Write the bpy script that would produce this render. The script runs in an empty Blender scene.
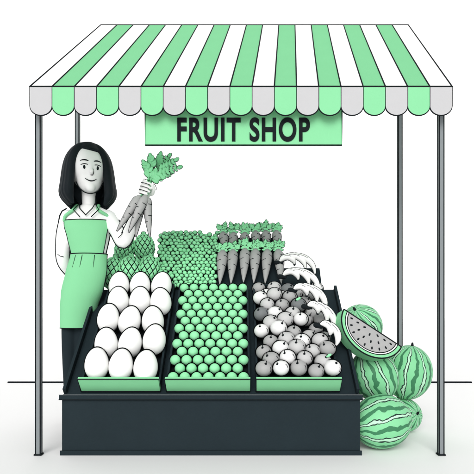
import bpy, math, random
from mathutils import Vector, Matrix, Quaternion
from mathutils.bvhtree import BVHTree
random.seed(7)
scene=bpy.context.scene
V=Vector
# ---------------------------------------------------------------- materials
def mat(name,col,rough=.75,var=.04,scale=9.0,bump=.0):
    m=bpy.data.materials.new(name); m.use_nodes=True
    nt=m.node_tree; b=nt.nodes['Principled BSDF']
    b.inputs['Roughness'].default_value=rough
    b.inputs['Specular IOR Level'].default_value=.15
    tc=nt.nodes.new('ShaderNodeTexCoord'); n=nt.nodes.new('ShaderNodeTexNoise')
    n.inputs['Scale'].default_value=scale; n.inputs['Detail'].default_value=4
    nt.links.new(tc.outputs['Object'],n.inputs['Vector'])
    r=nt.nodes.new('ShaderNodeMix'); r.data_type='RGBA'
    r.inputs['A'].default_value=(*[c*(1-var) for c in col],1)
    r.inputs['B'].default_value=(*[min(1,c*(1+var)) for c in col],1)
    nt.links.new(n.outputs['Fac'],r.inputs['Factor'])
    nt.links.new(r.outputs['Result'],b.inputs['Base Color'])
    if bump:
        bp=nt.nodes.new('ShaderNodeBump'); bp.inputs['Strength'].default_value=bump; bp.inputs['Distance'].default_value=.01
        n2=nt.nodes.new('ShaderNodeTexNoise'); n2.inputs['Scale'].default_value=scale*12
        nt.links.new(tc.outputs['Object'],n2.inputs['Vector'])
        nt.links.new(n2.outputs['Fac'],bp.inputs['Height']); nt.links.new(bp.outputs['Normal'],b.inputs['Normal'])
    return m
GC=(.215,.575,.300)
GREEN=mat('green_paint',GC); GREENC=mat('green_canvas',GC,.9,.03,6,.1); GREENT=mat('green_awning_canvas',(.185,.53,.265),.9,.03,6,.1)
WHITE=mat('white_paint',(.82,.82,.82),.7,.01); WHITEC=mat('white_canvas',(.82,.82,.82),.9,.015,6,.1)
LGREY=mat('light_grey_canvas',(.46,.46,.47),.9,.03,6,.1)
GREY=mat('grey_skin',(.35,.35,.35),.6,.08,30); DGREY=mat('dark_grey_skin',(.16,.17,.175),.6,.08,30)
MGREY=mat('mid_grey_skin',(.48,.48,.48),.6,.06,30); PGREY=mat('pale_grey_skin',(.72,.72,.72),.6,.06,30)
INK=mat('ink_dark',(.006,.009,.011),.85,.05); DARK=mat('dark_slate_wood',(.011,.020,.025),.75,.12,5,.15)
CLOTH=mat('dark_trousers',(.012,.020,.025),.9,.1); HAIR=mat('dark_hair',(.006,.010,.013),.65,.2,40)
SKIN=mat('pale_skin',(.88,.875,.87),.6,.01); SHIRT=mat('white_shirt',(.87,.87,.87),.9,.01)
EGG=mat('eggshell',(.84,.84,.83),.5,.01); BAN=mat('banana_peel',(.84,.84,.83),.6,.02); LEAF=mat('leaf_green',(.26,.69,.37),.7,.10,25)
LIME=mat('lime_green',(.27,.71,.38),.5,.05,30); FRESH=mat('fresh_green',(.30,.78,.42),.6,.06,30); POLE=mat('pole_grey',(.20,.22,.23),.5,.05)
GROUND=mat('ground_white',(.89,.89,.89),.9,.008,.8); BACK=mat('backdrop_white',(.88,.88,.88),.9,.005,.3)
def melon_mat():
    m=bpy.data.materials.new('watermelon_rind'); m.use_nodes=True; nt=m.node_tree; L=nt.links
    b=nt.nodes['Principled BSDF']; b.inputs['Roughness'].default_value=.5; b.inputs['Specular IOR Level'].default_value=.2
    tc=nt.nodes.new('ShaderNodeTexCoord'); s=nt.nodes.new('ShaderNodeSeparateXYZ'); L.new(tc.outputs['Object'],s.inputs[0])
    a=nt.nodes.new('ShaderNodeMath'); a.operation='ARCTAN2'; L.new(s.outputs['X'],a.inputs[0]); L.new(s.outputs['Y'],a.inputs[1])
    n=nt.nodes.new('ShaderNodeTexNoise'); n.inputs['Scale'].default_value=13; n.inputs['Detail'].default_value=2; L.new(tc.outputs['Object'],n.inputs['Vector'])
    k=nt.nodes.new('ShaderNodeMath'); k.operation='MULTIPLY_ADD'; k.inputs[1].default_value=3.2; L.new(n.outputs['Fac'],k.inputs[0])
    k2=nt.nodes.new('ShaderNodeMath'); k2.operation='MULTIPLY'; k2.inputs[1].default_value=8; L.new(a.outputs[0],k2.inputs[0]); L.new(k2.outputs[0],k.inputs[2])
    si=nt.nodes.new('ShaderNodeMath'); si.operation='SINE'; L.new(k.outputs[0],si.inputs[0])
    mr=nt.nodes.new('ShaderNodeMath'); mr.operation='MULTIPLY_ADD'; mr.inputs[1].default_value=.5; mr.inputs[2].default_value=.5; L.new(si.outputs[0],mr.inputs[0])
    cr=nt.nodes.new('ShaderNodeValToRGB'); cr.color_ramp.interpolation='CONSTANT'
    e=cr.color_ramp.elements; e[0].position=0; e[0].color=(.45,.72,.53,1); e[1].position=.04; e[1].color=(.012,.03,.025,1)
    x=e.new(.15); x.color=(.21,.58,.30,1); x=e.new(.91); x.color=(.045,.19,.09,1)
    L.new(mr.outputs[0],cr.inputs[0]); L.new(cr.outputs[0],b.inputs['Base Color'])
    return m
MELON=melon_mat()
# ---------------------------------------------------------------- builder
class B:
    def __init__(s): s.v=[];s.f=[];s.m=[];s.mats=[]
    def mi(s,m):
        if m not in s.mats: s.mats.append(m)
        return s.mats.index(m)
    def add(s,vs,fs,m):
        o=len(s.v); s.v+= [tuple(p) for p in vs]; k=s.mi(m)
        for f in fs: s.f.append([i+o for i in f]); s.m.append(k)
    def box(s,lo,hi,m):
        x0,y0,z0=lo;x1,y1,z1=hi
        s.hexa([(x0,y0,z0),(x1,y0,z0),(x1,y1,z0),(x0,y1,z0),(x0,y0,z1),(x1,y0,z1),(x1,y1,z1),(x0,y1,z1)],m)
    def hexa(s,p,m): s.add(p,[(0,3,2,1),(4,5,6,7),(0,1,5,4),(1,2,6,5),(2,3,7,6),(3,0,4,7)],m)
    def tube(s,pts,rad,m,n=8,cap=True):
        pts=[V(p) for p in pts]
        if not isinstance(rad,(list,tuple)): rad=[rad]*len(pts)
        rad=list(rad)
        if cap:
            t0=(pts[0]-pts[1]).normalized(); t1=(pts[-1]-pts[-2]).normalized()
            a,b=pts[0],pts[-1]; ra,rb=rad[0],rad[-1]
            pts=[a+t0*ra*.95,a+t0*ra*.7]+pts+[b+t1*rb*.7,b+t1*rb*.95]
            rad=[ra*.25,ra*.72]+rad+[rb*.72,rb*.25]
        N=len(pts); tan=[]
        for i in range(N):
            tan.append((pts[min(i+1,N-1)]-pts[max(i-1,0)]).normalized())
        u=tan[0].orthogonal().normalized(); vs=[];fs=[]
        for i in range(N):
            u=(u-tan[i]*u.dot(tan[i])).normalized(); w=tan[i].cross(u)
            for k in range(n):
                a=2*math.pi*k/n; vs.append(pts[i]+(u*math.cos(a)+w*math.sin(a))*rad[i])
        for i in range(N-1):
            for k in range(n):
                k2=(k+1)%n; fs.append((i*n+k,i*n+k2,(i+1)*n+k2,(i+1)*n+k))
        fs.append(tuple(range(n-1,-1,-1))); fs.append(tuple(range((N-1)*n,N*n)))
        s.add(vs,fs,m)
    def ell(s,c,r,m,q=None,nu=20,nv=12,taper=0.,half=None):
        c=V(c); q=q or Quaternion(); vs=[];fs=[]
        lo=0 if half is None else half
        for j in range(nv+1):
            ph=math.pi*(lo+(1-lo)*j/nv)
            for i in range(nu):
                th=2*math.pi*i/nu; z=math.cos(ph); k=math.sin(ph)*(1-taper*z)
                vs.append(c+q@V((r[0]*k*math.cos(th),r[1]*k*math.sin(th),r[2]*z)))
        for j in range(nv):
            for i in range(nu):
                i2=(i+1)%nu; fs.append((j*nu+i,(j+1)*nu+i,(j+1)*nu+i2,j*nu+i2))
        s.add(vs,fs,m)
    def obj(s,name,parent=None,smooth=True):
        me=bpy.data.meshes.new(name); me.from_pydata(s.v,[],s.f)
        for m in s.mats: me.materials.append(m)
        me.polygons.foreach_set('material_index',s.m)
        me.polygons.foreach_set('use_smooth',[smooth]*len(s.f)); me.update()
        import bmesh
        bm=bmesh.new(); bm.from_mesh(me); bmesh.ops.remove_doubles(bm,verts=bm.verts,dist=1e-6); bm.to_mesh(me); bm.free()
        o=bpy.data.objects.new(name,me); scene.collection.objects.link(o)
        if parent: o.parent=parent
        return o
def empty(name,loc=(0,0,0)):
    o=bpy.data.objects.new(name,None); scene.collection.objects.link(o); o.empty_display_size=.1; return o
def spl(pts,k=6):
    P=[V(p) if hasattr(p,'__len__') else V((p,0,0)) for p in pts]; P=[P[0]*2-P[1]]+P+[P[-1]*2-P[-2]]; out=[]
    for i in range(1,len(P)-2):
        for j in range(k):
            t=j/k; a,b,c,d=P[i-1],P[i],P[i+1],P[i+2]
            out.append(.5*((2*b)+(c-a)*t+(2*a-5*b+4*c-d)*t*t+(3*b-a-3*c+d)*t**3))
    out.append(P[-2]); return out
def splr(r,k=6): return [p.x for p in spl(r,k)]
def remesh(o,vox,smooth=4):
    md=o.modifiers.new('r','REMESH'); md.mode='VOXEL'; md.voxel_size=vox; md.use_smooth_shade=True
    if smooth:
        sm=o.modifiers.new('s','SMOOTH'); sm.factor=.5; sm.iterations=smooth
    dg=bpy.context.evaluated_depsgraph_get(); me=bpy.data.meshes.new_from_object(o.evaluated_get(dg))
    o.modifiers.clear(); o.data=me
    me.polygons.foreach_set('use_smooth',[True]*len(me.polygons)); return o
def qz(d): return V((0,0,1)).rotation_difference(V(d).normalized())
LW=.0042
def seams(b,pts,rad,m=None,w=LW,ends=False,extra=0.):
    m=m or INK; pts=[V(p) for p in pts]; N=len(pts); L=[];R=[]
    for i in range(N):
        t=(pts[min(i+1,N-1)]-pts[max(i-1,0)]); t.y=0; t.normalize(); s=t.cross(V((0,1,0)))
        L.append(pts[i]+s*(rad[i]+extra)); R.append(pts[i]-s*(rad[i]+extra))
    b.tube(L,w,m,6); b.tube(R,w,m,6)
# ---------------------------------------------------------------- ground
g=B(); g.add([(-900,-400,0),(900,-400,0),(900,1800,0),(-900,1800,0)],[(0,1,2,3)],GROUND); g.obj('ground',smooth=False)
k=B(); k.box((-2.88,3.03,0.0),(2.9,3.06,.016),INK); k.obj('pavement_kerb',smooth=False)
k=B(); k.box((-120,26,0.0),(120,26.4,45),BACK); k.obj('background',smooth=False)
# ---------------------------------------------------------------- stall
stall=empty('market_stall')
def pole(x,y,h,w,name):
    b=B(); b.box((x-w/2,y-w/2,0),(x+w/2,y+w/2,h),POLE)
    for sx in(-1,1):
        for sy in(-1,1): b.tube([(x+sx*w/2,y+sy*w/2,0.004),(x+sx*w/2,y+sy*w/2,h)],.0042,INK,6)
    b.box((x-w*.8,y-w*.8,0.002),(x+w*.8,y+w*.8,.010),INK)
    return b.obj(name,stall,False)
pole(-1.335,0,2.36,.031,'front_pole_1'); pole(1.345,0,2.36,.031,'front_pole_2')
pole(-1.39,1.02,3.20,.031,'rear_pole_1'); pole(1.385,1.02,3.20,.031,'rear_pole_2')
N=19
FL,FR=V((-1.354,-.10,2.415)),V((1.380,-.10,2.415)); RL,RR=V((-1.29,1.40,3.60)),V((1.58,1.40,3.60))
c=B()
for i in range(N):
    a,b_=FL.lerp(FR,i/N),FL.lerp(FR,(i+1)/N); d,e=RL.lerp(RR,i/N),RL.lerp(RR,(i+1)/N)
    m=WHITEC if i%2==0 else GREENT; dn=V((0,.012,-.016))
    c.hexa([a+dn,b_+dn,e+dn,d+dn,a,b_,e,d],m)
c.obj('canopy_stripes',stall,False)
c=B()
for i in range(N+1):
    c.tube([FL.lerp(FR,i/N)+V((0,0,.001)),RL.lerp(RR,i/N)+V((0,0,.001))],.0048,INK,6)
c.tube([FL,FR],.006,INK,6); c.tube([RL,RR],.0065,INK,6)
c.obj('canopy_piping',stall)
v=B(); vp=B()
for i in range(N):
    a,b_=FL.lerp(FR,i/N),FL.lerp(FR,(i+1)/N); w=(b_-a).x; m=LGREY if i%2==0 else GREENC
    yy=-.103; zt=2.412; zs=2.29; r=w/2; cx=(a.x+b_.x)/2
    edge=[(a.x,yy,zt),(a.x,yy,zs)]
    for j in range(1,12):
        t=math.pi*j/12; edge.append((cx-r*math.cos(t),yy,zs-r*.85*math.sin(t)))
    edge+=[(b_.x,yy,zs),(b_.x,yy,zt)]
    n=len(edge); back=[(x,y+.008,z) for x,y,z in edge]
    fs=[tuple(range(n)),tuple(range(2*n-1,n-1,-1))]+[(q,q+n,(q+1)%n+n,(q+1)%n) for q in range(n)]
    v.add(edge+back,fs,m); vp.tube([(x,y+.004,z) for x,y,z in edge],.0048,INK,6)
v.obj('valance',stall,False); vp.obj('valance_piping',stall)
fr=B()
for x in(-1.335,1.345):
    fr.tube([(x,0,2.36),(x,1.02,3.20),(x,1.36,3.50)],.014,POLE,8)
for y,z in((0,2.40),(1.02,3.22),(1.36,3.48)): fr.tube([(-1.335,y,z),(1.36,y,z)],.014,POLE,8)
fr.obj('canopy_frame',stall)
# sign
sign=empty('shop_sign')
s=B(); s.box((-.62,-.035,2.055),(.68,-.015,2.33),GREENC); s.obj('sign_board',sign,False)
s=B(); x0,x1,z0,z1=-.62,.68,2.055,2.33
s.tube([(x0,-.035,z1),(x0,-.035,z0),(x1,-.035,z0),(x1,-.035,z1)],.005,INK,6)
for x in(-.5,.56): s.tube([(x,-.02,2.33),(x,0,2.40)],.006,INK,6)
s.obj('sign_border',sign)
cu=bpy.data.curves.new('t','FONT'); cu.body='FRUIT SHOP'; cu.size=.2; cu.offset=.0060; cu.extrude=.002; cu.space_character=1.12
to=bpy.data.objects.new('t',cu); scene.collection.objects.link(to)
dg=bpy.context.evaluated_depsgraph_get(); me=bpy.data.meshes.new_from_object(to.evaluated_get(dg)); bpy.data.objects.remove(to)
xs=[p.co.x for p in me.vertices]; ys=[p.co.y for p in me.vertices]
sx=.875/(max(xs)-min(xs)); sy=.160/(max(ys)-min(ys))
for p in me.vertices:
    x,y,z=p.co; p.co=(-.407+(x-min(xs))*sx,-.0385-z,2.077+(y-min(ys))*sy)
me.materials.clear(); me.materials.append(INK)
lo=bpy.data.objects.new('sign_lettering',me); scene.collection.objects.link(lo); lo.parent=sign
# ---------------------------------------------------------------- display stand
ANG=math.atan2(.72,.84); CA,SA=math.cos(ANG),math.sin(ANG)
def S(u,v,w): return V((u,.04+v*CA-w*SA,.40+v*SA+w*CA))
stand=empty('display_stand')
def prism(b,x0,x1,prof,m):
    n=len(prof); vs=[(x0,y,z) for y,z in prof]+[(x1,y,z) for y,z in prof]
    b.add(vs,[tuple(range(n)),tuple(range(2*n-1,n-1,-1))]+[(q,(q+1)%n,(q+1)%n+n,q+n)[::-1] for q in range(n)],m)
b=B()
prism(b,-1.18,.807,[(0,0),(1.30,0),(1.30,1.10),(.88,1.12),(.04,.40),(0,.40)],DARK)
prism(b,-1.10,-.72,[(.885,1.09),(1.29,1.09),(1.29,1.36),(1.2,1.36)],DARK)
prism(b,-.717,.34,[(.886,1.09),(1.34,1.09),(1.34,1.60),(1.28,1.60)],DARK)
prism(b,.343,.70,[(.887,1.09),(1.292,1.09),(1.292,1.31),(1.06,1.31)],DARK)
b.obj('stand_body',stand,False)
b=B()
b.box((-1.195,-.015,.372),(.822,-.001,.402),DARK); b.box((-1.19,-.012,.0),(.817,-.001,.03),DARK)
for x in(-1.18,.807-.02): b.hexa([S(x,0,.001),S(x+.02,0,.001),S(x+.02,1.1,.001),S(x,1.1,.001),S(x,0,.05),S(x+.02,0,.05),S(x+.02,1.1,.05),S(x,1.1,.05)],DARK)
b.obj('stand_trim',stand,False)
b=B(); b.tube([(-1.195,-.016,.403),(.822,-.016,.403)],.0022,POLE,6); b.tube([(-1.195,-.016,.371),(.822,-.016,.371)],.003,INK,6); b.obj('stand_lip_edge',stand)
def sbox(b,u0,u1,v0,v1,w0,w1,m):
    b.hexa([S(u0,v0,w0),S(u1,v0,w0),S(u1,v1,w0),S(u0,v1,w0),S(u0,v0,w1),S(u1,v0,w1),S(u1,v1,w1),S(u0,v1,w1)],m)
crates=[(-1.065,-.53),(-.49,.075),(.115,.68)]
for (u0,u1) in crates:
    e=empty('produce_crate')
    b=B(); sbox(b,u0,u1,.012,1.085,.002,.015,INK)
    sbox(b,u0,u0+.014,.034,1.07,.016,.075,DARK); sbox(b,u1-.014,u1,.034,1.07,.016,.075,DARK); sbox(b,u0,u1,1.072,1.086,.016,.075,DARK)
    b.obj('crate_sides',e,False)
    b=B(); sbox(b,u0,u1,.012,.032,.016,.135,GREEN); b.obj('crate_front',e,False)
    b=B(); p=[S(u0,.012,.01),S(u1,.012,.01),S(u1,.012,.135),S(u0,.012,.135)]; b.tube(p+[p[0]],.0042,INK,6)
    b.obj('crate_edging',e)
# ---------------------------------------------------------------- fruit in dark paper cups
FWD=V((0,-.97,.24))
def cupped(b,c,r,m,q=None,off=.008,taper=0.,nu=22,nv=14,fwd=FWD):
    q=q or Quaternion(); b.ell(c,r,m,q,nu,nv,taper)
    R=[x+off for x in r]; vs=[];fs=[]; n=nu; rings=6
    f=fwd.normalized(); fl=q.inverted()@f
    qq=V((0,0,1)).rotation_difference(fl)
    for j in range(rings+1):
        ph=math.pi/2+math.pi/2*j/rings*.9-.02
        for i in range(n):
            th=2*math.pi*i/n; d=qq@V((math.sin(ph)*math.cos(th),math.sin(ph)*math.sin(th),math.cos(ph)))
            k=1-taper*d.z
            vs.append(V(c)+q@V((R[0]*d.x*k,R[1]*d.y*k,R[2]*d.z)))
    for j in range(rings):
        for i in range(n): i2=(i+1)%n; fs.append((j*n+i,(j+1)*n+i,(j+1)*n+i2,j*n+i2))
    b.add(vs,fs,INK)
b=B(); up=V((0,.45,.9))
rows=[(.155,3,0),(.375,3,.05),(.60,3,-.02),(.82,3,.05),(1.02,3,0)]
for v_,n,o in rows:
    for i in range(n):
        u=-.797+(i-(n-1)/2)*.170+o*.5+random.uniform(-.006,.006)
        tilt=Quaternion((0,1,0),random.uniform(-.18,.18))
        cupped(b,S(u,v_+random.uniform(-.02,.02),.125),(.082,.076,.115),EGG,tilt@qz(up),.0085,.10,28,18)
b.obj('egg_pile')
b=B(); pitch=.0795
for j in range(13):
    n=7 if j%2==0 else 6
    for i in range(n):
        u=-.2075+(i-(n-1)/2)*pitch; cupped(b,S(u,.080+j*.0795,.075),(.0365,.0365,.0365),LIME,None,.007,0,18,12)
b.obj('lime_pile')
b=B()
seq=[GREY,MGREY,PGREY,MGREY,GREY,PGREY,MGREY,GREY,DGREY,MGREY,PGREY,MGREY]
cnt=0
for j in range(11):
    n=5 if j%2==0 else 4
    for i in range(n):
        u=.3975+(i-(n-1)/2)*.115+random.uniform(-.010,.010); r=random.uniform(.053,.061); vv=.105+j*.094
        low=(u>.47 and vv>.42) or vv>.95
        c=S(u,vv+random.uniform(-.014,.014),(.055 if low else .09+random.uniform(0,.035)+.03*math.sin(math.pi*(i+.5)/n)))
        m=seq[cnt%12]; cnt+=random.choice([1,2,3])
        cupped(b,c,(r,r,r*.93),m,None,.0075,0,22,14)
        a=random.uniform(-1.2,1.2); s_=V((math.sin(a)*.6,-.62,.62)).normalized()
        p=c+V((s_.x*r,s_.y*r,s_.z*r*.93))
        b.ell(p,(r*.16,r*.16,.003),INK,qz(s_),10,6); b.tube([p,p+s_*.012+V((.004,0,.012))],.003,INK,5)
        sq=Quaternion((0,1,0),a*.4)
        b.tube([c+sq@V((r*math.sin(t)*.78,-r*.66,r*.9*math.cos(t)*.70)) for t in(1.1,1.35,1.6,1.85)],.0022,INK,5)
        if random.random()<.06: b.ell(p+V((.018,-.004,.012)),(.022,.004,.010),LEAF,Quaternion((0,1,0),-.5),10,6)
b.obj('apple_pile')
# berries
b=B()
def U(x0,v_,w,top=1.60,ty=1.28):
    a=math.atan2(top-1.12,ty-.9); return V((x0,.90+v_*math.cos(a)-w*math.sin(a),1.12+v_*math.sin(a)+w*math.cos(a)))
for j in range(18):
    for i in range(13):
        u=-.70+.04*i+(j%2)*.019+random.uniform(-.006,.006)
        if u>-.19: continue
        w=.045+random.uniform(-.008,.012)+ (random.uniform(-.02,.0) if j>15 else 0)
        if j==17 and random.random()<.25: continue
        cupped(b,U(u,.0+min(j,17)*.0375+random.uniform(-.005,.005),w),(.0192,)*3,FRESH if random.random()<.8 else LEAF,None,.0042,0,12,8)
b.obj('berry_pile')
# pineapples: overlapping pointed scales with dark gaps
def pineapple(c,tilt,sc=1.):
    b=B(); q=Quaternion((0,1,0),tilt)@qz((0,.25,.97)); c=V(c); R=(.083*sc,.083*sc,.120*sc)
    cupped(b,c,[x*.97 for x in R],INK,q)
    rows_=10
    for j in range(rows_):
        ph=math.radians(12+156*j/(rows_-1)); rr=math.sin(ph); cnt_=12 if rr>.5 else (8 if rr>.3 else 5)
        for i in range(cnt_):
            th=2*math.pi*(i+.5*(j%2))/cnt_
            nl=V((rr*math.cos(th)/R[0],rr*math.sin(th)/R[1],math.cos(ph)/R[2])).normalized()
            loc=V((R[0]*rr*math.cos(th),R[1]*rr*math.sin(th),R[2]*math.cos(ph)))
            tu=(V((0,0,1))-nl*nl.z).normalized(); ts=nl.cross(tu); w_=math.pi*R[0]*rr/cnt_*.90; h_=.0262*sc
            top=loc+tu*h_*1.1; bot=loc-tu*h_; l_=loc-ts*w_; r_=loc+ts*w_; mid=loc+nl*.011+tu*.004
            pts=[c+q@p for p in(top,l_*1.0,bot,r_,mid)]
            b.add(pts,[(0,1,4),(1,2,4),(2,3,4),(3,0,4)],FRESH)
    for i in range(10):
        a=i*2.4; k=.3+.5*(i/10); d=V((k*math.cos(a),k*math.sin(a),1)).normalized(); p=c+q@V((0,0,R[2]*.92))
        e=p+q@(d*.038*sc); b.tube([p,p.lerp(e,.4),e],[.014,.012,.002],FRESH,6); seams(b,[p,p.lerp(e,.4),e],[.014,.012,.002],w=.0022)
    return b.obj('pineapple',smooth=False)
for x,y,z,t,sc in[(-1.01,1.15,1.485,.1,1.05),(-.84,1.16,1.495,-.1,1.05),(-1.07,.96,1.26,.08,1.15),(-.91,.92,1.265,-.05,1.18),(-.765,.955,1.275,.06,1.12),]:
    pineapple((x,y,z),t,sc)
# carrots
def carrot(b,top,d,L,r,leaf=True,marks=True):
    top=V(top); d=V(d).normalized(); pts=[top+d*L*t for t in(0,.06,.2,.45,.7,.9,1)]; rad=[r*k for k in(.7,.97,1,.82,.55,.28,.1)]
    b.tube(pts,rad,GREY,14); seams(b,pts,rad,w=.0036)
    if marks:
        sd=d.cross(V((0,1,0))).normalized(); fw=V((0,-1,0)); fw=(fw-d*fw.dot(d)).normalized()
        for t,sg,kk in((.18,1,.99),(.32,-1,.9),(.47,1,.8),(.62,-1,.64)):
            rr=r*kk; arc=[top+d*L*t+(sd*math.sin(a)*sg+fw*math.cos(a))*(rr) for a in(.3,.6,.9,1.2,1.5)]
            b.tube(arc,.003,INK,5)
def frond(b,pts,size,rnd,n=7):
    P=spl(pts,5); b.tube(P,[.0045]*len(P),FRESH,5); M=len(P)
    for k in range(n):
        i=min(M-2,int((.25+.75*k/(n-1))*(M-1))); p=P[i]; t=(P[i+1]-P[i]).normalized(); sdir=t.cross(V((0,1,0))).normalized()
        s_=size*(1.0-.40*k/(n-1))
        for sg in(-1,1):
            d=(t*.7+sdir*sg+V((0,rnd.uniform(-.4,.2),rnd.uniform(-.2,.2)))).normalized()
            c=p+d*s_*.8; q=qz(d)
            cupped(b,c,(s_*.55,s_*.32,s_),FRESH,q,.0040,.25,10,8)
    d=(P[-1]-P[-3]).normalized(); cupped(b,P[-1]+d*size*.4,(size*.45,size*.25,size*.70),FRESH,qz(d),.004,.2,10,8)
b=B(); lr=random.Random(5)
for row,(v0,L,nn,w,r) in enumerate([(.61,.21,6,.05,.043),(.355,.34,6,.078,.046)]):
    for i in range(nn):
        u=-.142+i*.0955+random.uniform(-.008,.008); vj=random.uniform(-.015,.015); t=U(u,v0+vj,w); e=U(u+random.uniform(-.03,.03),v0-L+vj,w-.012)
        carrot(b,t,e-t,L,r)
        for s_ in(-1,-.4,.3,1):
            tip=t+V((s_*.048+lr.uniform(-.01,.01),.02+lr.uniform(-.02,.02),.098-.025*abs(s_)+lr.uniform(-.018,.018)))
            frond(b,[t,t.lerp(tip,.5)+V((s_*.004,0,.01)),tip],.0195,lr,4)
b.obj('carrot_pile')
# bananas: hands of curved fruit fanning right from a dark stalk
def bananas(Sp,n,R0,dR,th0=168,th1=5,tilt=.35,rot=0,thick=.025,sq=.90):
    b=B(); Sp=V(Sp); ey=V((0,tilt,1)).normalized(); ex=V((1,0,0)); nz=ex.cross(ey)
    if nz.y>0: nz=-nz
    q=Quaternion(V((0,1,0)),rot)
    for k in range(n):
        R=R0+dR*k; a0=math.radians(th0-10*k); a1=math.radians(th1-2*k); pts=[]
        for j in range(17):
            t=j/16; a=a0+(a1-a0)*t; pts.append(Sp+q@(ex*(R*(math.cos(a)-math.cos(a0)))+ey*(R*(math.sin(a)-math.sin(a0)))*sq)+nz*(.030*math.sin(3*t)-.004*k))
        rad=[thick*x for x in(.35,.45,.62,.82,.93,.98,1,1,1,1,1,.98,.93,.82,.62,.42,.25)]
        b.tube(pts,rad,BAN,14); seams(b,pts,rad,w=.0040)
        b.ell(pts[-1],(.011,)*3,INK,None,8,6)
        b.tube([p+nz*r*.97+q@(ey*r*.15) for p,r in zip(pts,rad)][5:11],.0022,INK,5)
    b.tube([Sp+V((-.028,0,.0)),Sp+q@(ex*.014)],[.020,.017],INK,8)
    return b.obj('banana_bunch')
bananas((.345,.95,1.350),3,.064,.050,rot=.10)
bananas((.360,.79,1.225),3,.064,.050,rot=.20)
bananas((.425,.58,1.110),3,.056,.048,rot=.38)
bananas((.505,.37,.985),3,.046,.046,rot=.58)
bananas((.575,.23,.855),2,.050,.044,rot=.80)
# ---------------------------------------------------------------- watermelons
def melon(c,r,rot):
    b=B(); b.ell((0,0,0),(r[0],r[1],r[2]),MELON,None,40,28)
    b.tube([(0,0,r[2]*.98),(0,.01,r[2]*1.08)],[.012,.008],INK,6)
    o=b.obj('watermelon'); o.location=c; o.rotation_euler=rot; return o
melon((.99,.15,.19),(.185,.185,.21),(.35,1.35,.5))
melon((1.325,.62,.465),(.185,.185,.215),(.15,.12,0))
melon((1.03,.5,.46),(.18,.18,.205),(-.2,-.35,.6))
melon((.96,.63,.83),(.165,.165,.175),(.6,-.5,0))
melon((1.30,.62,.13),(.13,.13,.135),(1.3,.3,.4))
melon((1.05,.52,.13),(.13,.13,.135),(1.0,.3,.4))
sl=B(); R=.25; T=.11
def arcsec(r0,r1,y0,y1,m,n=28):
    for i in range(n):
        a0=math.pi+math.pi*i/n; a1=math.pi+math.pi*(i+1)/n
        def p(r,a,y): return (r*math.cos(a),y,r*math.sin(a)*.82)
        sl.hexa([p(r0,a0,y0),p(r1,a0,y0),p(r1,a1,y0),p(r0,a1,y0),p(r0,a0,y1),p(r1,a0,y1),p(r1,a1,y1),p(r0,a1,y1)],m)
arcsec(.0005,.205,-T/2,T/2,GREY); arcsec(.2052,.220,-T/2,T/2,WHITE); arcsec(.2202,R,-T/2,T/2,GREEN)
for rr,w in((R,.005),(.2202,.0035),(.205,.0035)):
    sl.tube([(rr*math.cos(math.pi+math.pi*i/28),-T/2,rr*math.sin(math.pi+math.pi*i/28)*.82) for i in range(29)],w,INK,6)
sl.tube([(-R,-T/2,0),(R,-T/2,0)],.005,INK,6)
for r_,n_ in((.172,9),(.120,6),(.065,3)):
    for i in range(n_):
        a=math.pi+math.pi*(i+.5)/n_; sl.ell((r_*math.cos(a),-T/2,r_*math.sin(a)*.82-.003),(.0068,.004,.012),INK,Quaternion((0,1,0),-a-math.pi/2),8,6)
so=sl.obj('watermelon_slice',smooth=False); so.location=(.950,.33,.815); so.rotation_euler=(-.35,math.radians(33),.05)
# ---------------------------------------------------------------- woman
woman=empty('woman')
H=V((-1.205,.70,2.080)); th=math.radians(24); F=V((math.sin(th),-math.cos(th),0)); Rr=V((math.cos(th),math.sin(th),0)); Z=V((0,0,1))
HQ=Matrix((Rr,-F,Z)).transposed().to_quaternion()
rings=[(1.79,-1.21,.73,.075,.065),(1.755,-1.212,.73,.15,.08),(1.70,-1.213,.73,.195,.10),(1.62,-1.212,.72,.19,.118),(1.53,-1.208,.72,.165,.12),(1.39,-1.205,.72,.132,.105),(1.27,-1.225,.72,.150,.112),(1.10,-1.260,.72,.155,.115),(.98,-1.285,.72,.138,.108),(.88,-1.298,.72,.125,.10)]
def ring_at(z):
    for a,b_ in zip(rings,rings[1:]):
        if a[0]>=z>=b_[0]:
            t=(a[0]-z)/(a[0]-b_[0]); t=t*t*(3-2*t)*.3+t*.7; return [a[i]+(b_[i]-a[i])*t for i in range(1,5)]
    return list(rings[-1][1:]) if z<1 else list(rings[0][1:])
bd=B(); n=32; zs=[1.79-.91*i/30 for i in range(31)]; vs=[];fs=[]
for z in zs:
    cx,cy,rx,ry=ring_at(z)
    for k_ in range(n): a=2*math.pi*k_/n; vs.append((cx+rx*math.cos(a),cy+ry*math.sin(a),z))
for i in range(30):
    for k_ in range(n): fs.append((i*n+k_,(i+1)*n+k_,(i+1)*n+(k_+1)%n,i*n+(k_+1)%n))
fs.append(tuple(range(n))); fs.append(tuple(range(31*n-1,30*n-1,-1)))
bd.add(vs,fs,SKIN)
armR=[(-1.375,.73,1.70),(-1.415,.745,1.54),(-1.43,.77,1.37),(-1.40,.83,1.28),(-1.33,.87,1.21)]; rR=[.062,.060,.052,.046,.034]
armL=[(-1.05,.72,1.70),(-.97,.67,1.58),(-.905,.62,1.49),(-.83,.59,1.62),(-.745,.57,1.79)]; rL=[.06,.056,.05,.045,.032]
aR,aL=spl(armR),spl(armL); raR,raL=splr(rR),splr(rL)
bd.tube(aR,raR,SKIN,16); bd.tube(aL,raL,SKIN,16)
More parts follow.
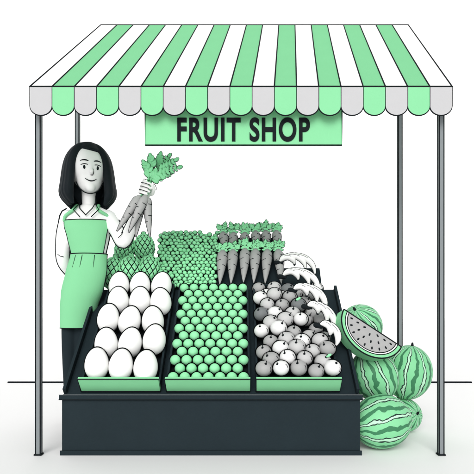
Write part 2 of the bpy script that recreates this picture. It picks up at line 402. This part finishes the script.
for lx in(-1.355,-1.25):
    bd.tube(spl([(lx+.01,.72,1.0),(lx,.72,.78),(lx,.71,.50),(lx,.73,.28),(lx,.74,.09)]),splr([.075,.070,.058,.052,.040]),SKIN,16)
    bd.tube([(lx,.75,.048),(lx+.01,.66,.04),(lx+.015,.58,.035)],[.044,.042,.032],SKIN,14)
bd.tube([(-1.212,.735,1.70),(-1.21,.73,1.80),(-1.207,.715,1.97)],[.072,.053,.058],SKIN,18)
bd.ell(H,(.138,.155,.175),SKIN,HQ,32,20)
bd.ell(H+F*.035-Z*.080,(.104,.105,.122),SKIN,HQ,28,18)
bd.ell(H+F*.095-Z*.160,(.042,.04,.038),SKIN,HQ)
bd.ell(H+F*.160-Z*.050,(.016,.022,.022),SKIN,HQ); bd.ell(H+F*.147-Z*.015,(.011,.018,.04),SKIN,HQ)
for sg in(-1,1): bd.ell(H+Rr*.140*sg-Z*.03,(.016,.028,.04),SKIN,HQ)
body=bd.obj('body',woman); remesh(body,.009,3)
me=body.data; me.materials.clear()
for m in(SKIN,SHIRT,CLOTH): me.materials.append(m)
for p in me.polygons:
    c=p.center; k_=0
    if c.z<1.25: k_=2
    elif c.z<1.765 and not (c.x>-.775) : k_=1
    if k_==1 and (V((-1.20,.62,1.765))-c).length<.07: k_=0
    if k_==2 and c.x<-1.31 and c.z>1.16 and c.y>.8: k_=1
    p.material_index=k_
bvh=BVHTree.FromPolygons([v_.co for v_ in me.vertices],[tuple(p.vertices) for p in me.polygons])
def onface(r,u,off=.003):
    o=H+Rr*r+Z*u+F*.5; h=bvh.ray_cast(o,-F,1.)
    return (h[0] if h[0] else H+Rr*r+Z*u+F*.15)+F*off
ft=B()
for sg in(-1,1):
    ft.ell(onface(.050*sg,-.02,.0),(.010,.006,.016),INK,HQ,12,8)
    ft.tube([onface((.050+x)*sg,-.02+.024-8*(x)**2,.001) for x in(-.022,-.011,0,.011,.024)],.0034,INK,6)
    ft.tube([onface((.050+x)*sg,.036-7*(x-.003)**2,.001) for x in(-.028,-.014,0,.014,.028)],[.003,.0055,.0055,.0045,.0028],INK,6)
ft.tube([onface(.012,-.035),onface(.020,-.062),onface(.012,-.078),onface(-.002,-.078)],.003,INK,6)
ft.tube([onface(x,-.122+10*x*x) for x in(-.044,-.030,-.014,0,.014,.030,.044)],[.002,.0035,.0042,.005,.0042,.0035,.002],INK,6)
jaw=[]
for i in range(15):
    a=math.radians(200+140*i/14); jaw.append(H+F*.06+Rr*(.108*math.cos(a))+Z*(-.080+.126*math.sin(a)))
ft.tube(jaw,.0045,INK,6)
ft.obj('face_features',woman)
# sleeve seams traced on the outermost line of each sleeve
sm=B(); seams(sm,aR[3:],raR[3:],w=.0058,extra=.004); seams(sm,aL[3:],raL[3:],w=.0055,extra=.002)
def outer(z,sg,e=.003): r_=ring_at(z); return V((r_[0]+sg*(r_[2]+e),r_[1],z))
for sg in(-1,1):
    sm.tube([outer(z,sg) for z in[1.62-.37*i/12 for i in range(13)]],.005,INK,6)
    sm.tube([(-1.21+sg*.056,.725,1.87),(-1.21+sg*.058,.725,1.80),outer(1.78,sg),outer(1.765,sg),outer(1.745,sg,.006),outer(1.72,sg,.018)],.005,INK,6)
    sm.tube([(-1.205+sg*.062,.67,1.80),(-1.203+sg*.05,.628,1.755),(-1.20,.61,1.70)],.004,INK,6)
    sm.tube([(-1.205+sg*.062,.67,1.80),(-1.203+sg*.10,.628,1.745),(-1.20+sg*.045,.605,1.685)],.004,INK,6)
sm.tube([(-1.390,.725,1.768),(-1.425,.73,1.750),(-1.446,.73,1.71),(-1.455,.735,1.66),(-1.466,.74,1.62),(-1.474,.742,1.58)],.0055,INK,6)
def cuff(pts,rad,i):
    t=(pts[i+1]-pts[i-1]).normalized(); u=t.orthogonal().normalized(); w=t.cross(u)
    sm.tube([pts[i]+(u*math.cos(a)+w*math.sin(a))*(rad[i]+.003) for a in[2*math.pi*j/20 for j in range(21)]],.0045,INK,6)
cuff(aL,raL,-4); cuff(aR,raR,-4)
sm.tube([(-.935,.565,1.515),(-.915,.566,1.535),(-.90,.57,1.56)],.003,INK,5)
sm.tube([(-1.455,.715,1.40),(-1.435,.712,1.385),(-1.41,.712,1.38)],.003,INK,5)
sm.obj('garment_seams',woman)
# apron
ap=B(); ape=B()
def aprow(z,a0,a1,off,n=22):
    cx,cy,rx,ry=ring_at(z); out=[]
    for i in range(n+1):
        a=math.radians(a0+(a1-a0)*i/n); out.append(V((cx+(rx+off)*math.cos(a),cy+(ry+off)*math.sin(a),z)))
    return out
def sheet(rows,m,thick=.006):
    n=len(rows[0]); vs=[p for r in rows for p in r]; c0=sum(vs,V())/len(vs)
    ins=[p+V((c0.x-p.x,c0.y+.08-p.y,0)).normalized()*thick for p in vs]; K=len(vs); fs=[]
    for i in range(len(rows)-1):
        for j in range(n-1):
            q=(i*n+j,i*n+j+1,(i+1)*n+j+1,(i+1)*n+j); fs.append(q); fs.append(tuple(x+K for x in q[::-1]))
    ap.add(vs+ins,fs,m)
rb=[aprow(z,270-58,270+62,.012) for z in[1.665-.265*i/10 for i in range(11)]]
rs=[aprow(z,270-112,270+112,.012) for z in[1.40-.59*i/18 for i in range(19)]]
for r_ in(rb,rs):
    sheet(r_,GREENC); ape.tube([r[0] for r in r_],.004,INK,6); ape.tube([r[-1] for r in r_],.004,INK,6); ape.tube(r_[0],.004,INK,6); ape.tube(r_[-1],.004,INK,6)
for sg,j in((-1,0),(1,-1)):
    ape.tube([V((ring_at(z)[0]+sg*(ring_at(z)[2]+.013),ring_at(z)[1],z)) for z in[1.40-.59*i/14 for i in range(15)]],.0045,INK,6)
    p=rb[0][j]; pts=[p,V((p.x-sg*.012,p.y-.004,1.70)),V((-1.21+sg*.10,.645,1.745)),V((-1.21+sg*.085,.71,1.79)),V((-1.21+sg*.075,.80,1.76))]
    pp=spl(pts,5); ap.tube(pp,.013,GREENC,8)
for a in(238,262,300):
    f=[aprow(z,a-2,a+2,.0125,2)[1] for z in(1.385,1.34,1.29)]; ape.tube(f,[.003,.0025,.0012],INK,5)
ap.obj('apron',woman); ape.obj('apron_piping',woman)
# hair
hb=B()
def hp(az,el,k=1.):
    a=math.radians(az); e=math.radians(el)
    return H+V((0,0,.003))-F*.015+(Rr*math.sin(a)*.156+F*math.cos(a)*.165)*math.cos(e)*k+Z*.184*math.sin(e)*k
for az in list(range(50,181,11))+list(range(-180,-49,11)):
    pts=[hp(az*.6+10,82),hp(az,58),hp(az,30),hp(az,3,1.05)]
    out=(Rr*math.sin(math.radians(az))*.158+F*math.cos(math.radians(az))*.168); hc=V((H.x,H.y,0))-F*.015
    pts+= [hc+out*1.14+Z*1.96,hc+out*1.18+Z*1.87,hc+out*.93+Z*(1.785+random.uniform(-.010,.010))]
    hb.tube(spl(pts,4),splr([.03,.034,.036,.036,.038,.038,.012],4),HAIR,10)
for az in range(-56,57,8):
    e1=45+ (az-18)**2*.005
    hb.tube(spl([hp(20+az*.3,84),hp(az*.8+4,68),hp(az,max(min(e1,62),38)-2)],4),splr([.03,.03,.016],4),HAIR,10)
hb.ell(H-F*.045+Z*.005,(.15,.14,.180),HAIR,HQ,28,18)
hb.ell(H-F*.09-Z*.13,(.13,.06,.15),HAIR,HQ,28,18)
hair=hb.obj('hair',woman); remesh(hair,.007,1)
# hands
def hand_grip(G,a,wrist,nm):
    b=B(); G=V(G); a=V(a).normalized(); e2=(V((0,1,0))-a*a.y).normalized(); e1=e2.cross(a).normalized()
    if e1.x<0: e1=-e1
    def P(t,r,h): t=math.radians(t); return G+(e1*math.cos(t)+e2*math.sin(t))*r+a*h
    pc=G+e2*.045-a*.002-e1*.006
    b.ell(pc,(.047,.023,.058),SKIN,Matrix((e1,e2,a)).transposed().to_quaternion(),20,14)
    b.tube([V(wrist),V(wrist).lerp(pc-a*.03,.6),pc],[.031,.030,.026],SKIN,14)
    for h,l in((.044,305),(.016,318),(-.012,312),(-.038,296)):
        b.tube([P(x,.041+.005*math.sin(math.radians((x-110)*2.2)),h-(x-110)*.00003) for x in[110+(l-110)*i/9 for i in range(10)]],[.0145,.0142,.014,.0138,.0135,.013,.0125,.012,.0115,.010],SKIN,12)
    b.tube([P(70,.045,-.035),P(25,.052,-.02),P(-12,.056,.012),P(-42,.056,.036)],[.019,.0165,.0145,.011],SKIN,12)
    o=b.obj(nm,woman); remesh(o,.0036,1)
    k=B()
    for h in(.030,.002,-.025):
        k.tube([P(x,.0545,h) for x in range(175,300,15)],.0026,INK,5)
    k.tube([P(x,.068,.050-abs(x+42)*.0006) for x in(-45,-25,-5,15)],.0026,INK,5)
    k.tube([P(x,.046,.060) for x in range(180,310,15)],.0026,INK,5)
    k.tube([P(x,.046,-.053) for x in range(180,300,15)],.0026,INK,5)
    k.obj(nm+'_creases',woman)
G=V((-.705,.52,1.885)); A=V((.32,-.06,.95)).normalized()
hand_grip(G,A,(-.745,.57,1.79),'left_hand')
b=B(); W=V((-1.33,.87,1.21)); d=V((.95,.02,-.25)).normalized(); sd=V((.25,0,.95)).normalized()
b.tube([W-d*.02,W+d*.04,W+d*.085],[.030,.036,.034],SKIN,14)
for h,l in((.034,.075),(.012,.088),(-.011,.082),(-.033,.062)):
    p=W+d*.085+sd*h; b.tube([p-d*.02,p+d*l*.5+V((0,.006,0)),p+d*l-V((0,.008,0))],[.013,.012,.0095],SKIN,10)
b.tube([W+d*.02+sd*.03,W+d*.06+sd*.065,W+d*.095+sd*.075],[.016,.014,.011],SKIN,10)
remesh(b.obj('right_hand',woman),.004,1)
# bunch of carrots in her hand
b=B()
for i,(dx,dy,e) in enumerate([(-.012,-.01,(-.62,-.10,-1)),(.010,-.012,(-.40,-.25,-1)),(-.004,.010,(-.12,-.15,-1)),(.014,.006,(.10,-.12,-1))]):
    st=G+V((dx,dy,0)); top=G-A*.085+V((dx*2.2,-.045+dy*1.5,0))
    b.tube([top,st-A*.03,st+A*.05,st+A*.11],.0075,LEAF,8)
    carrot(b,top,e,.30,.034)
cr=random.Random(3); g0=G+A*.07
for k_,(mx,mz,tx,tz) in enumerate([(.02,.10,.01,.17),(.06,.11,.075,.20),(.07,.08,.14,.19),(.09,.07,.20,.14),(.08,.04,.225,.085),(.06,.02,.16,.05),(.0,.06,-.035,.12)]):
    yy=cr.uniform(-.04,.05)
    frond(b,[g0,g0+V((mx,yy*.5,mz)),g0+V((tx,yy,tz))],.030,cr,7)
b.obj('carrot_bunch')
# ---------------------------------------------------------------- camera / light
cam=bpy.data.cameras.new('camera'); co=bpy.data.objects.new('camera',cam); scene.collection.objects.link(co); scene.camera=co
co.location=(0,-3.5,1.033); co.rotation_euler=(math.radians(90),0,0)
cam.sensor_width=36; cam.lens=36*3.5/3.16; cam.shift_x=-.0042; cam.shift_y=63/474; cam.clip_end=5000
el=math.radians(31); az=math.radians(-7)
sd=V((math.sin(az)*math.cos(el),-math.cos(az)*math.cos(el),math.sin(el)))
su=bpy.data.lights.new('sun','SUN'); su.energy=2.0; su.angle=math.radians(35); su.color=(1,.98,.95)
o=bpy.data.objects.new('sun',su); scene.collection.objects.link(o); o.rotation_euler=sd.to_track_quat('Z','Y').to_euler()
w=bpy.data.worlds.new('World'); scene.world=w; w.use_nodes=True; nt=w.node_tree
sky=nt.nodes.new('ShaderNodeTexSky'); sky.sky_type='NISHITA'; sky.sun_disc=False; sky.sun_elevation=el; sky.sun_rotation=math.pi-az
sky.dust_density=1
hs=nt.nodes.new('ShaderNodeHueSaturation'); hs.inputs['Saturation'].default_value=.08
bg=nt.nodes['Background']; nt.links.new(sky.outputs[0],hs.inputs['Color']); nt.links.new(hs.outputs[0],bg.inputs['Color']); bg.inputs['Strength'].default_value=.15
scene.view_settings.view_transform='Standard'; scene.view_settings.look='None'; scene.view_settings.exposure=0
